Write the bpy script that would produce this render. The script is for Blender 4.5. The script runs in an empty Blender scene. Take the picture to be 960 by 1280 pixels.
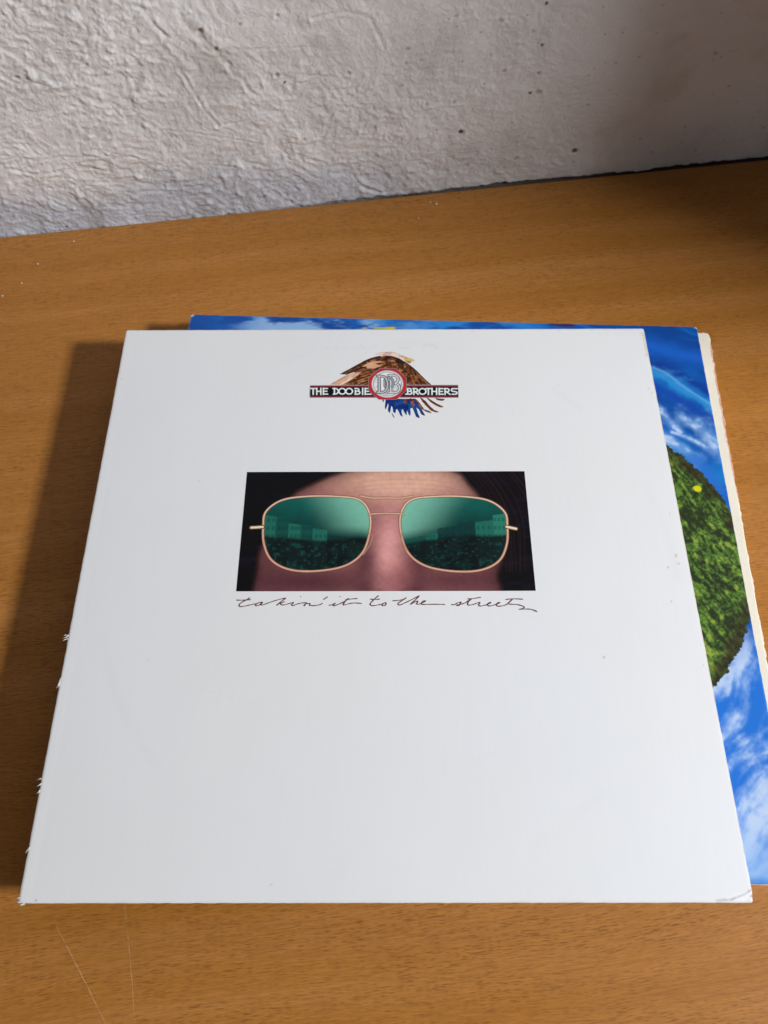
import bpy, math, random
import numpy as np
from mathutils import Matrix, Vector

R = math.radians
scene = bpy.context.scene
COL = scene.collection
TOP = 0.030            # height of the white sleeve's face above the desk

# ------------------------------------------------------------------ camera
cam_d = bpy.data.cameras.new('camera')
cam = bpy.data.objects.new('camera', cam_d)
COL.objects.link(cam)
scene.camera = cam
right = Vector((0.99999, -0.00076, -0.00369))
down = Vector((-0.00239, -0.88402, -0.46744))
fwd = Vector((-0.00291, 0.46745, -0.88402))
m = Matrix((( right.x, -down.x, -fwd.x, 0.15819),
            ( right.y, -down.y, -fwd.y, -0.01481),
            ( right.z, -down.z, -fwd.z, 0.38530 + TOP),
            (0, 0, 0, 1)))
cam.matrix_world = m
cam_d.sensor_fit = 'VERTICAL'
cam_d.sensor_height = 24.0
cam_d.lens = 1016.58 / 1280 * 24.0
cam_d.clip_start = 0.01
cam_d.clip_end = 50
cam_d.dof.use_dof = True
cam_d.dof.focus_distance = 0.42
cam_d.dof.aperture_fstop = 9.0

# ------------------------------------------------------------------ light
world = bpy.data.worlds.new('World')
scene.world = world
world.use_nodes = True
world.node_tree.nodes['Background'].inputs[0].default_value = (0.72, 0.82, 1.0, 1)
world.node_tree.nodes['Background'].inputs[1].default_value = 0.022


def area(name, loc, target, sx, sy, power, color):
    d = bpy.data.lights.new(name, 'AREA')
    d.shape = 'RECTANGLE'
    d.size, d.size_y = sx, sy
    d.energy = power
    d.color = color
    o = bpy.data.objects.new(name, d)
    COL.objects.link(o)
    o.location = loc
    o.rotation_euler = (Vector(target) - Vector(loc)).to_track_quat('-Z', 'Y').to_euler()
    return o


# a window to the right of the desk, and an added overhead fill lamp
area('window_light', (1.713, -0.283, 1.12), (0.15, 0.15, 0), 0.22, 0.17, 48.5, (0.965, 0.98, 1.01))
area('overhead_fill_light', (0.85, -0.22, 1.25), (0.25, 0.0, 0), 0.45, 0.45, 0.75, (0.80, 0.90, 1.0))

area('front_fill_light', (0.1, -1.9, 0.55), (0.15, 0.4, 0.1), 1.2, 0.6, 2.2, (0.90, 0.95, 1.0))  # fill lamp added in front to brighten the wall

scene.view_settings.view_transform = 'Standard'
scene.view_settings.look = 'None'
scene.view_settings.exposure = 0
scene.view_settings.gamma = 1
scene.view_settings.use_curve_mapping = False

# ------------------------------------------------------------------ numpy noise
def vnoise(x, y, seed):
    """smooth value noise, about -1..1"""
    xi = np.floor(x).astype(np.int64); yi = np.floor(y).astype(np.int64)
    fx = x - xi; fy = y - yi
    fx = fx * fx * fx * (fx * (fx * 6 - 15) + 10); fy = fy * fy * fy * (fy * (fy * 6 - 15) + 10)

    def h(a, b):
        n = (a * 374761393 + b * 668265263 + seed * 1274126177) & 0xffffffff
        n = ((n ^ (n >> 13)) * 1274126177) & 0xffffffff
        n = (n ^ (n >> 16)) & 0xffff
        return n / 32767.5 - 1.0
    a = h(xi, yi); b = h(xi + 1, yi); c = h(xi, yi + 1); d = h(xi + 1, yi + 1)
    return (a + (b - a) * fx) * (1 - fy) + (c + (d - c) * fx) * fy


def fbm(x, y, seed, octv=4, gain=0.5):
    s = 0; a = 1.0; t = 0
    for k in range(octv):
        s = s + a * vnoise(x, y, seed + k * 17)
        t += a; a *= gain; x = x * 2.03 + 13.7; y = y * 2.03 + 7.1
    return s / t


def sstep(a, b, x):
    t = np.clip((x - a) / (b - a), 0, 1)
    return t * t * (3 - 2 * t)


def lin(c):
    c = np.asarray(c, float) / 255.0
    return np.where(c <= 0.04045, c / 12.92, ((c + 0.055) / 1.055) ** 2.4)


def seg_dist(px, py, pts, closed=False):
    d = np.full(px.shape, 1e9)
    n = len(pts)
    for i in range(n if closed else n - 1):
        ax, ay = pts[i]; bx, by = pts[(i + 1) % n]
        vx, vy = bx - ax, by - ay
        L = vx * vx + vy * vy + 1e-18
        t = np.clip(((px - ax) * vx + (py - ay) * vy) / L, 0, 1)
        d = np.minimum(d, np.hypot(px - ax - t * vx, py - ay - t * vy))
    return d


def inside(px, py, pts):
    r = np.zeros(px.shape, bool)
    n = len(pts)
    for i in range(n):
        ax, ay = pts[i]; bx, by = pts[(i + 1) % n]
        if ay == by:
            continue
        c = ((ay > py) != (by > py)) & (px < (bx - ax) * (py - ay) / (by - ay) + ax)
        r ^= c
    return r


def smooth(pts, closed=True, n=6):
    """Catmull-Rom through the points"""
    out = []
    N = len(pts)
    rng = range(N if closed else N - 1)
    for i in rng:
        if closed:
            p = [pts[(i + k) % N] for k in (-1, 0, 1, 2)]
        else:
            p = [pts[max(0, min(N - 1, i + k))] for k in (-1, 0, 1, 2)]
        for j in range(n):
            t = j / n
            q = []
            for a in (0, 1):
                p0, p1, p2, p3 = (p[0][a], p[1][a], p[2][a], p[3][a])
                q.append(0.5 * (2 * p1 + (p2 - p0) * t + (2 * p0 - 5 * p1 + 4 * p2 - p3) * t * t + (3 * p1 - p0 - 3 * p2 + p3) * t ** 3))
            out.append(tuple(q))
    if not closed:
        out.append(tuple(pts[-1]))
    return out


class Ink:
    """a printed picture: colour per sample of a regular grid (x, y in metres on the cover)"""
    def __init__(s, X, Y, base):
        s.X, s.Y = X, Y
        s.c = np.empty(X.shape + (3,)); s.c[:] = base
        s.a = np.zeros(X.shape)
        s.aa = abs(X[0, 1] - X[0, 0]) * 0.8

    def put(s, mask, col, alpha=True):
        col = np.asarray(col)
        k = mask[..., None]
        s.c = s.c * (1 - k) + col * k
        if alpha:
            s.a = np.maximum(s.a, mask)

    def poly_mask(s, pts, soft=None):
        soft = soft or s.aa
        d = seg_dist(s.X, s.Y, pts, True)
        ins = inside(s.X, s.Y, pts)
        return np.clip(0.5 + np.where(ins, d, -d) / soft, 0, 1)

    def poly(s, pts, col, soft=None, k=1.0):
        s.put(s.poly_mask(pts, soft) * k, col)

    def stroke(s, pts, w, col, soft=None, k=1.0):
        soft = soft or s.aa
        d = seg_dist(s.X, s.Y, pts)
        s.put(np.clip(0.5 + (w / 2 - d) / soft, 0, 1) * k, col)


# ------------------------------------------------------------------ mesh helpers
def tag(o, label=None, cat=None, group=None, kind=None):
    if label: o['label'] = label
    if cat: o['category'] = cat
    if group: o['group'] = group
    if kind: o['kind'] = kind
    return o


def empty(name, loc, rz=0):
    o = bpy.data.objects.new(name, None)
    COL.objects.link(o)
    o.location = loc
    o.rotation_euler = (0, 0, rz)
    o.empty_display_size = 0.02
    return o


def np_mesh(name, V, F, mat, parent=None, cols=None, smooth_faces=True):
    """V (n,3), F (m,4) quads"""
    me = bpy.data.meshes.new(name)
    V = np.asarray(V, np.float32); F = np.asarray(F, np.int32)
    me.vertices.add(len(V)); me.vertices.foreach_set('co', V.ravel())
    me.loops.add(F.size); me.loops.foreach_set('vertex_index', F.ravel())
    me.polygons.add(len(F))
    me.polygons.foreach_set('loop_start', np.arange(0, F.size, F.shape[1], dtype=np.int32))
    me.polygons.foreach_set('loop_total', np.full(len(F), F.shape[1], np.int32))
    me.polygons.foreach_set('use_smooth', np.full(len(F), smooth_faces))
    me.update(calc_edges=True)
    if cols is not None:
        ca = me.color_attributes.new('Col', 'FLOAT_COLOR', 'POINT')
        c4 = np.ones((len(V), 4), np.float32); c4[:, :3] = np.asarray(cols).reshape(-1, 3)
        ca.data.foreach_set('color', c4.ravel())
    me.materials.append(mat)
    o = bpy.data.objects.new(name, me)
    COL.objects.link(o)
    if parent: o.parent = parent
    return o


def grid_faces(nr, nc, off=0, flip=False):
    i = np.arange(nr - 1)[:, None]; j = np.arange(nc - 1)[None]
    a = i * nc + j + off
    q = np.stack([a, a + 1, a + nc + 1, a + nc], -1).reshape(-1, 4)
    return q[:, ::-1] if flip else q


def sheet(name, X, Y, Z, mat, parent=None, cols=None, keep=None, flip=False):
    nr, nc = X.shape
    F = grid_faces(nr, nc, flip=flip)
    V = np.stack([X, Y, Z], -1).reshape(-1, 3)
    C = None if cols is None else cols.reshape(-1, 3)
    if keep is not None:
        k = keep.ravel()[F].all(1)
        F = F[k]
        used = np.unique(F)
        mp = np.zeros(len(V), np.int64); mp[used] = np.arange(len(used))
        V = V[used]; F = mp[F]; C = C[used]
    return np_mesh(name, V, F, mat, parent, C)


def slab(name, X, Y, Zt, Zb, mat, parent=None, cols=None, edge_col=None):
    """closed board: top sheet, bottom sheet and a rim with its own vertices"""
    nr, nc = X.shape
    n = nr * nc
    top = np.stack([X, Y, Zt], -1).reshape(-1, 3)
    bot = np.stack([X, Y, Zb], -1).reshape(-1, 3)
    F = [grid_faces(nr, nc), grid_faces(nr, nc, n, True)]
    idx = np.arange(n).reshape(nr, nc)
    loop = np.concatenate([idx[0, :-1], idx[:-1, -1], idx[-1, :0:-1], idx[:0:-1, 0]])
    L = len(loop)
    rim = np.concatenate([top[loop], bot[loop]])
    b = 2 * n + np.arange(L); b2 = 2 * n + (np.arange(L) + 1) % L
    F.append(np.stack([b + L, b2 + L, b2, b], -1))
    V = np.concatenate([top, bot, rim])
    C = None
    if cols is not None:
        ct = cols.reshape(-1, 3)
        e = np.tile(np.asarray(edge_col if edge_col is not None else (0.5, 0.47, 0.42)), (2 * L, 1))
        C = np.concatenate([ct, ct * 0 + ct.mean(0), e])
    return np_mesh(name, V, np.concatenate(F), mat, parent, C)


# ------------------------------------------------------------------ materials
def new_mat(name):
    mt = bpy.data.materials.new(name)
    mt.use_nodes = True
    nt = mt.node_tree
    return mt, nt, nt.nodes['Principled BSDF']


def N(nt, kind, **kw):
    n = nt.nodes.new(kind)
    for k, v in kw.items():
        if k in n.inputs:
            n.inputs[k].default_value = v
        else:
            setattr(n, k, v)
    return n


def printed_mat(name, rough, bump_scale, bump, coat=0.0, spec=0.5):
    """paper or board whose colour is the print, with fibre relief"""
    mt, nt, b = new_mat(name)
    at = N(nt, 'ShaderNodeAttribute', attribute_name='Col')
    tc = N(nt, 'ShaderNodeTexCoord')
    nz = N(nt, 'ShaderNodeTexNoise', Scale=bump_scale, Detail=4.0)
    nz2 = N(nt, 'ShaderNodeTexNoise', Scale=25.0, Detail=3.0)
    nt.links.new(tc.outputs['Object'], nz.inputs['Vector'])
    nt.links.new(tc.outputs['Object'], nz2.inputs['Vector'])
    bp = N(nt, 'ShaderNodeBump', Strength=bump, Distance=0.0003)
    nt.links.new(nz.outputs[0], bp.inputs['Height'])
    nt.links.new(at.outputs['Color'], b.inputs['Base Color'])
    nt.links.new(bp.outputs[0], b.inputs['Normal'])
    mr = N(nt, 'ShaderNodeMapRange')
    mr.inputs[3].default_value = rough - 0.07; mr.inputs[4].default_value = rough + 0.07
    nt.links.new(nz2.outputs[0], mr.inputs[0])
    nt.links.new(mr.outputs[0], b.inputs['Roughness'])
    b.inputs['Specular IOR Level'].default_value = spec
    b.inputs['Coat Weight'].default_value = coat
    b.inputs['Coat Roughness'].default_value = 0.25
    return mt


MAT_WHITE = printed_mat('white_board', 0.50, 1600, 0.07, spec=0.4)
MAT_PHOTO = printed_mat('glossy_ink', 0.42, 1500, 0.05, spec=0.14)
MAT_BLUE = printed_mat('blue_printed_board', 0.38, 1200, 0.10, spec=0.28)
MAT_CREAM = printed_mat('cream_board', 0.75, 700, 0.4, spec=0.2)


def plain_mat(name, col, rough=0.6, scale=600, bump=0.3, var=0.12):
    mt, nt, b = new_mat(name)
    tc = N(nt, 'ShaderNodeTexCoord')
    nz = N(nt, 'ShaderNodeTexNoise', Scale=scale, Detail=4.0)
    nt.links.new(tc.outputs['Object'], nz.inputs['Vector'])
    cr = N(nt, 'ShaderNodeValToRGB')
    cr.color_ramp.elements[0].position = 0.3; cr.color_ramp.elements[1].position = 0.7
    cr.color_ramp.elements[0].color = tuple(c * (1 - var) for c in col) + (1,)
    cr.color_ramp.elements[1].color = tuple(min(1, c * (1 + var)) for c in col) + (1,)
    nt.links.new(nz.outputs[0], cr.inputs[0])
    nt.links.new(cr.outputs[0], b.inputs['Base Color'])
    bp = N(nt, 'ShaderNodeBump', Strength=bump, Distance=0.0003)
    nt.links.new(nz.outputs[0], bp.inputs['Height'])
    nt.links.new(bp.outputs[0], b.inputs['Normal'])
    b.inputs['Roughness'].default_value = rough
    return mt


MAT_EDGE = plain_mat('raw_board_edge', (0.55, 0.50, 0.44), 0.8)
MAT_FIBRE = plain_mat('torn_paper_fibre', (0.80, 0.79, 0.77), 0.9)
MAT_VINYL = plain_mat('black_vinyl', (0.015, 0.015, 0.016), 0.25)
MAT_PAPER = plain_mat('inner_paper', (0.72, 0.70, 0.66), 0.8)
MAT_CRUMB = plain_mat('plaster_crumb', (0.66, 0.60, 0.52), 0.9, 3000, 0.8)


def wood_mat(name='beech_laminate', tint=1.0):
    mt, nt, b = new_mat(name)
    L = nt.links.new
    tc = N(nt, 'ShaderNodeTexCoord')
    sep = N(nt, 'ShaderNodeSeparateXYZ'); L(tc.outputs['Object'], sep.inputs[0])

    def mp(sx, sy, sz=1.0, loc=(0, 0, 0), src=None):
        q = N(nt, 'ShaderNodeMapping'); q.inputs['Scale'].default_value = (sx, sy, sz)
        q.inputs['Location'].default_value = loc
        L(src or tc.outputs['Object'], q.inputs['Vector']); return q.outputs[0]

    def noise(vec, scale=1.0, det=3.0, rough=0.5, dist=0.0):
        q = N(nt, 'ShaderNodeTexNoise', Scale=scale, Detail=det, Roughness=rough, Distortion=dist)
        L(vec, q.inputs['Vector']); return q.outputs[0]

    def ramp(src, stops):
        q = N(nt, 'ShaderNodeValToRGB')
        e = q.color_ramp.elements
        while len(e) < len(stops): e.new(0.5)
        for el, (p, c) in zip(e, stops):
            el.position = p; el.color = tuple(c) + (1,) if len(c) == 3 else c
        L(src, q.inputs[0]); return q.outputs[0]

    def math_(op, a, c, clamp=False):
        q = N(nt, 'ShaderNodeMath', operation=op, use_clamp=clamp)
        for i, v in enumerate((a, c)):
            if isinstance(v, (int, float)): q.inputs[i].default_value = v
            else: L(v, q.inputs[i])
        return q.outputs[0]

    def mix(fac, a, c, mode='MIX'):
        q = N(nt, 'ShaderNodeMix', data_type='RGBA', blend_type=mode)
        if isinstance(fac, (int, float)): q.inputs[0].default_value = fac
        else: L(fac, q.inputs[0])
        for i, v in ((6, a), (7, c)):
            if isinstance(v, tuple): q.inputs[i].default_value = v + (1,)
            else: L(v, q.inputs[i])
        return q.outputs[2]
    # warp the grain slightly so that lines wander
    wob = noise(mp(2.2, 5.0), 1.0, 2.0)
    wob2 = noise(mp(9.0, 14.0), 1.0, 2.0)
    dy = math_('ADD', math_('MULTIPLY', math_('SUBTRACT', wob, 0.5), 0.040), math_('MULTIPLY', math_('SUBTRACT', wob2, 0.5), 0.004))
    comb = N(nt, 'ShaderNodeCombineXYZ')
    L(sep.outputs[0], comb.inputs[0]); L(math_('ADD', sep.outputs[1], dy), comb.inputs[1]); L(sep.outputs[2], comb.inputs[2])
    W = comb.outputs[0]
    # broad figure (cathedral bands)
    T = lambda r_, g_, b_: (r_ * tint, g_ * tint, b_ * tint)
    band = noise(mp(1.4, 46.0, src=W), 1.0, 3.0, 0.5)
    fine = noise(mp(26.0, 620.0, src=W), 1.0, 4.0, 0.6)
    hair = noise(mp(110.0, 1500.0, src=W), 1.0, 2.0, 0.6)
    c0 = ramp(band, [(0.30, T(0.378, 0.152, 0.026)), (0.52, T(0.418, 0.173, 0.035)), (0.72, T(0.455, 0.197, 0.050))])
    c1 = mix(0.40, c0, ramp(fine, [(0.30, (0.36, 0.35, 0.34)), (0.55, (0.5, 0.5, 0.5)), (0.75, (0.60, 0.61, 0.62))]), 'OVERLAY')
    c2 = mix(0.40, c1, ramp(hair, [(0.38, (0.36, 0.35, 0.33)), (0.62, (0.61, 0.61, 0.62))]), 'OVERLAY')
    # short dark pores in three sizes, thicker in some streaks
    density = ramp(noise(mp(10.0, 70.0, src=W), 1.0, 2.0), [(0.34, (0.40, 0.40, 0.40)), (0.58, (1, 1, 1))])
    c3 = c2
    pore = None
    for k, (fx_, fy_, frac, r0, r1, amt) in enumerate(((260.0, 1700.0, 0.55, 0.22, 0.46, 0.42), (150.0, 1250.0, 0.48, 0.18, 0.36, 0.58), (95.0, 1050.0, 0.36, 0.14, 0.27, 0.68))):
        # let each pore sit on its own little slant and cell
        vo = N(nt, 'ShaderNodeTexVoronoi', feature='F1', Scale=1.0, Randomness=1.0)
        L(mp(fx_, fy_, 1.0, (3.7 * k, 11.3 * k, 0), src=W), vo.inputs['Vector'])
        cs = N(nt, 'ShaderNodeSeparateColor'); L(vo.outputs['Color'], cs.inputs[0])
        dash = math_('LESS_THAN', cs.outputs[k % 3], frac)
        near = ramp(vo.outputs['Distance'], [(r0, (1, 1, 1)), (r1, (0, 0, 0))])
        one = math_('MULTIPLY', math_('MULTIPLY', dash, near), density)
        c3 = mix(math_('MULTIPLY', one, amt), c3, T(0.165, 0.058, 0.010))
        pore = one if pore is None else math_('MAXIMUM', pore, one)
    # soft large tone variation
    big = noise(mp(2.5, 6.0), 1.0, 2.0)
    c4 = mix(0.30, c3, ramp(big, [(0.3, (0.46, 0.455, 0.45)), (0.7, (0.54, 0.54, 0.54))]), 'OVERLAY')
    L(c4, b.inputs['Base Color'])
    bp = N(nt, 'ShaderNodeBump', Strength=0.22, Distance=0.0002)
    h = math_('SUBTRACT', math_('MULTIPLY', fine, 0.5), pore)
    L(h, bp.inputs['Height']); L(bp.outputs[0], b.inputs['Normal'])
    rg = ramp(noise(mp(18, 30), 1.0, 4.0), [(0.3, (0.40, 0.40, 0.40)), (0.7, (0.52, 0.52, 0.52))])
    L(rg, b.inputs['Roughness'])
    b.inputs['Specular IOR Level'].default_value = 0.22
    return mt


MAT_WOOD = wood_mat()


def wall_mat():
    mt, nt, b = new_mat('painted_plaster')
    L = nt.links.new
    at = N(nt, 'ShaderNodeAttribute', attribute_name='Col')
    tc = N(nt, 'ShaderNodeTexCoord')
    n1 = N(nt, 'ShaderNodeTexNoise', Scale=560.0, Detail=6.0, Roughness=0.7)
    n2 = N(nt, 'ShaderNodeTexNoise', Scale=1500.0, Detail=3.0)
    for n in (n1, n2): L(tc.outputs['Object'], n.inputs['Vector'])
    b1 = N(nt, 'ShaderNodeBump', Strength=0.85, Distance=0.0008)
    b2 = N(nt, 'ShaderNodeBump', Strength=0.35, Distance=0.0002)
    L(n1.outputs[0], b1.inputs['Height']); L(n2.outputs[0], b2.inputs['Height'])
    L(b1.outputs[0], b2.inputs['Normal']); L(b2.outputs[0], b.inputs['Normal'])
    L(at.outputs['Color'], b.inputs['Base Color'])
    b.inputs['Roughness'].default_value = 0.62
    b.inputs['Specular IOR Level'].default_value = 0.3
    return mt


MAT_WALL = wall_mat()

# ------------------------------------------------------------------ the wall
def at_z(u, v, z):
    """where the sight line of photograph pixel (u, v) meets the level z"""
    d = right * ((u - 480) / 1016.58) + down * ((v - 640) / 1016.58) + fwd
    c = Vector((0.15819, -0.01481, 0.38530 + TOP))
    p = c + d * ((z - c.z) / d.z)
    return p.x, p.y


wa, wb = at_z(0, 293, 0), at_z(960, 196, 0)
WALL_A = math.atan2(wb[1] - wa[1], wb[0] - wa[0])             # direction of the wall along the desk
WALL_O = Vector((wa[0], wa[1], 0))                            # where the left picture edge meets it
wall_root_rot = WALL_A
xs = np.concatenate([np.linspace(-0.9, -0.10, 50)[:-1], np.arange(-0.10, 0.66, 0.00075), np.linspace(0.66, 1.5, 50)[1:]])
zs = np.concatenate([np.arange(-0.05, 0.235, 0.00075), np.linspace(0.235, 1.1, 50)[1:]])
X, Z = np.meshgrid(xs, zs)
warp = fbm(X * 22, Z * 22, 5, 3)
warp2 = fbm(X * 22 + 31, Z * 22, 6, 3)
left = 1 - sstep(0.20, 0.40, X + 0.03 * warp)                 # rougher trowelled plaster on the left
H = 0.0022 * fbm(X * 7, Z * 7, 1, 3)
# long dragged ridges, nearly level, wandering
r = vnoise(X * 60 + warp * 1.2, Z * 330 + warp2 * 5 + 3 * vnoise(X * 9, Z * 9, 12), 2)
H += 0.00050 * (1 - np.abs(r)) ** 2 * (0.25 + 0.75 * left) * sstep(-0.2, 0.4, fbm(X * 16, Z * 16, 8, 2) + 0.2)
r2 = vnoise((X * 0.8 + Z * 0.6) * 260 + warp * 4, (Z * 0.8 - X * 0.6) * 120 + warp2 * 4, 3)
H += 0.00030 * (1 - np.abs(r2)) ** 2 * (0.18 + 0.82 * left)
calm = 0.35 + 0.65 * sstep(-0.35, 0.35, fbm(X * 11, Z * 14, 55, 3))          # some patches are smoother
H += 0.00075 * fbm(X * 260 + warp * 3, Z * 420 + warp2 * 3, 4, 4, 0.62) * (0.60 + 0.40 * left) * calm
H += 0.0008 * fbm(X * 48 + warp, Z * 75 + warp2, 9, 3, 0.5) * (0.35 + 0.65 * left)
# lumps and drips of thick paint
lump = np.clip(fbm(X * 140, Z * 190, 21, 3) - 0.22, 0, 1)
H += 0.0016 * calm * lump * (0.30 + 0.70 * left)


def wall_px(u, v):
    """point of the wall seen at (u, v) of the photograph -> (along, height); used to place flaws where they are"""
    d = right * ((u - 480) / 1016.58) + down * ((v - 640) / 1016.58) + fwd
    c = Vector((0.15819, -0.01481, 0.38530 + TOP))
    n = Vector((math.sin(WALL_A), -math.cos(WALL_A), 0))
    t = (WALL_O - c).dot(n) / d.dot(n)
    p = c + d * t - WALL_O
    return p.x * math.cos(WALL_A) + p.y * math.sin(WALL_A), p.z


col = np.empty(X.shape + (3,)); col[:] = (0.85, 0.825, 0.805)
col *= (1 + 0.05 * fbm(X * 12, Z * 12, 31, 3))[..., None]
# greyer, bluer tone low on the left
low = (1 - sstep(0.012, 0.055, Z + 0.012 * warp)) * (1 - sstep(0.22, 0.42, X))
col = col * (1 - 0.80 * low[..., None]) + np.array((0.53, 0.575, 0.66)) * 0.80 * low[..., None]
grime = sstep(0.10, 0.6, fbm(X * 30, Z * 30, 33, 4))
col *= (1 - 0.10 * grime)[..., None] * np.array([1, 0.985, 0.965]) ** grime[..., None]


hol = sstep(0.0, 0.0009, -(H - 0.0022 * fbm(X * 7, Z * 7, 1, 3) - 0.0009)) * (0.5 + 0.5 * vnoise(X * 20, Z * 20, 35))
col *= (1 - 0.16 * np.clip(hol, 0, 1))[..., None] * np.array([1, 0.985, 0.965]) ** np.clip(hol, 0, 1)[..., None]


def scar(pts, w, depth, rim=0.0, dark=0.0, tint=(0.35, 0.27, 0.20)):
    global H, col
    P = [wall_px(*p) for p in pts]
    x0 = min(p[0] for p in P) - 6 * w; x1 = max(p[0] for p in P) + 6 * w
    z0 = min(p[1] for p in P) - 6 * w; z1 = max(p[1] for p in P) + 6 * w
    LG = 0.42 if len(pts) > 2 else 1.0
    i0, i1 = np.searchsorted(zs, (z0, z1)); j0, j1 = np.searchsorted(xs, (x0, x1))
    if i1 <= i0 or j1 <= j0: return
    sx, sz = X[i0:i1, j0:j1], Z[i0:i1, j0:j1]
    d = seg_dist(sx, sz, P) / w
    d = d * (1 + 0.45 * fbm(sx * 500, sz * 500, 77, 2)) + 0.25 * vnoise(sx * 300, sz * 300, 5)
    H[i0:i1, j0:j1] += (-depth * np.exp(-d * d * 1.4) + rim * np.exp(-((d - 1.8) / 0.8) ** 2)) * LG * (0.6 + 0.9 * fbm(sx * 130, sz * 130, 78, 2))
    k = (dark * (1 - sstep(0.55, 1.25, d)))[..., None]
    col[i0:i1, j0:j1] = col[i0:i1, j0:j1] * (1 - k) + np.array(tint) * k


# long scratches, pits and flakes at the places where the photograph shows them
scar([(216, 70), (238, 108), (262, 145), (272, 156)], 0.0011, 0.0011, 0.0009)
scar([(272, 156), (300, 152), (330, 143)], 0.0009, 0.0005, 0.0006)
scar([(235, 30), (246, 38), (256, 52), (268, 60), (285, 78)], 0.0026, 0.0010, 0.0012, 0.22, (0.52, 0.42, 0.34))
scar([(285, 78), (291, 92), (304, 98), (310, 112), (322, 119)], 0.0014, 0.0010, 0.0009)
scar([(170, 5), (184, 14), (192, 29), (208, 45)], 0.0014, 0.0010, 0.0010)
scar([(390, 22), (430, 14), (462, 22), (480, 60)], 0.0012, 0.0009, 0.0009)
scar([(415, 215), (440, 218), (458, 236), (474, 240)], 0.0013, 0.0009, 0.0012)
scar([(0, 210), (50, 218), (110, 208), (180, 222)], 0.0012, 0.0008, 0.0009)
scar([(150, 190), (210, 208), (250, 205)], 0.0010, 0.0007, 0.0008)
scar([(180, 160), (240, 165), (300, 175), (345, 183)], 0.0008, 0.0006, 0.0006)
scar([(140, 205), (220, 203), (300, 208)], 0.0009, 0.0006, 0.0007)
scar([(280, 60), (340, 60), (420, 58)], 0.0008, 0.0006, 0.0006)
scar([(485, 195), (510, 215), (540, 235)], 0.0026, -0.0008, 0.0)
rs = random.Random(4)
DK = (0.03, 0.025, 0.02); BR = (0.33, 0.24, 0.16)
for (u, v, w, dp, dk, tc_) in [
        (684, 5, .8, 1, .9, DK), (678, 57, .9, 1, .9, DK), (663, 116, 1.0, 1, .95, DK), (575, 164, 1.3, 1.2, .95, DK),
        (717, 188, 1.5, 1.2, .85, (0.06, 0.045, 0.035)), (578, 77, .5, .6, .8, DK), (614, 69, .5, .6, .7, BR),
        (356, 102, .8, 1, .95, DK), (435, 91, 1.0, .8, .7, BR), (248, 37, 1.6, 1, .55, BR), (270, 59, 1.2, .8, .6, BR),
        (346, 18, 1.2, .6, .4, BR), (299, 30, .9, .6, .6, BR), (345, 94, 1.1, .6, .6, BR), (380, 174, 1.3, .7, .45, BR),
        (468, 160, 1.2, .8, .5, BR), (457, 218, 1.4, .7, .45, BR), (330, 244, 1.2, .9, .7, DK), (82, 283, .9, .8, .8, DK),
        (625, 26, 1.3, .6, .6, BR), (666, 40, 1.1, .6, .5, BR), (630, 88, 1.3, .6, .5, BR), (674, 115, 1.6, .6, .65, BR),
        (672, 92, 1.1, .5, .65, BR), (646, 75, .6, .5, .6, BR), (510, 62, 1.2, .5, .55, BR), (508, 80, 1.3, .5, .5, BR),
        (500, 108, 1.2, .5, .45, BR), (534, 130, 1.5, .5, .55, BR), (566, 128, 1.1, .5, .5, BR), (545, 161, .8, .5, .55, BR),
        (584, 205, 1.8, .7, .55, BR), (643, 198, 1.3, .7, .6, BR), (513, 216, 1.2, .5, .5, BR), (716, 201, 1.0, .5, .5, BR),
        (770, 79, .8, .5, .6, BR), (735, 93, .6, .5, .5, BR), (735, 130, .9, .5, .5, BR), (894, 66, .9, .5, .5, BR),
        (911, 108, .8, .5, .5, BR), (815, 189, 1.0, .5, .5, BR), (799, 172, .7, .5, .6, BR), (812, 162, .6, .5, .5, BR),
        (852, 176, .7, .5, .6, BR), (869, 188, .9, .5, .5, BR), (903, 17, .6, .5, .5, BR), (701, 115, .6, .5, .5, BR),
        (755, 10, .6, .4, .4, BR), (640, 152, .7, .4, .5, BR), (590, 136, .5, .4, .5, BR), (605, 105, .7, .4, .4, BR),
        (20, 98, 1.1, .7, .5, BR), (24, 2, .8, .6, .7, BR), (52, 205, .7, .6, .4, BR), (405, 100, .8, .5, .5, BR),
        (660, 20, .5, .4, .6, BR), (655, 165, .5, .4, .6, BR), (620, 175, .6, .4, .5, BR), (560, 25, .6, .4, .4, BR)]:
    scar([(u, v), (u + rs.uniform(-2, 2) * w, v + rs.uniform(-1, 1) * w)], 0.00095 * w, 0.0011 * dp, 0.0003, dk, tc_)
for k in range(150):
    u = rs.uniform(490, 955); v = rs.uniform(0, 225)
    w = rs.uniform(0.22, 0.5)
    scar([(u, v), (u + rs.uniform(-2, 2), v + rs.uniform(-1, 1))], 0.00095 * w, 0.0004, 0.0001, rs.uniform(.25, .7), BR)
# broken lower edge of the plaster; shade of the gap above the desk painted in
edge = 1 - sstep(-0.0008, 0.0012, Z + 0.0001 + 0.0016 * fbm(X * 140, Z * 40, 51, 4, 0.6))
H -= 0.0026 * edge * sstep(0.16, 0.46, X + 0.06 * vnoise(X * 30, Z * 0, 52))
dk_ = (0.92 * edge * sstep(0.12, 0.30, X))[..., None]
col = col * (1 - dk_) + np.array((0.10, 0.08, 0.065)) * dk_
rowsm = sstep(0.0, 0.05, np.minimum(0.235 + 0.05 - Z, 1))[..., None]
col = np.clip(col, 0, 0.88)
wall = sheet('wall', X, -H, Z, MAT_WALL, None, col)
wall.location = WALL_O + Vector((0, 0, 0))
wall.rotation_euler = (0, 0, WALL_A)
tag(wall, kind='structure')

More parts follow.
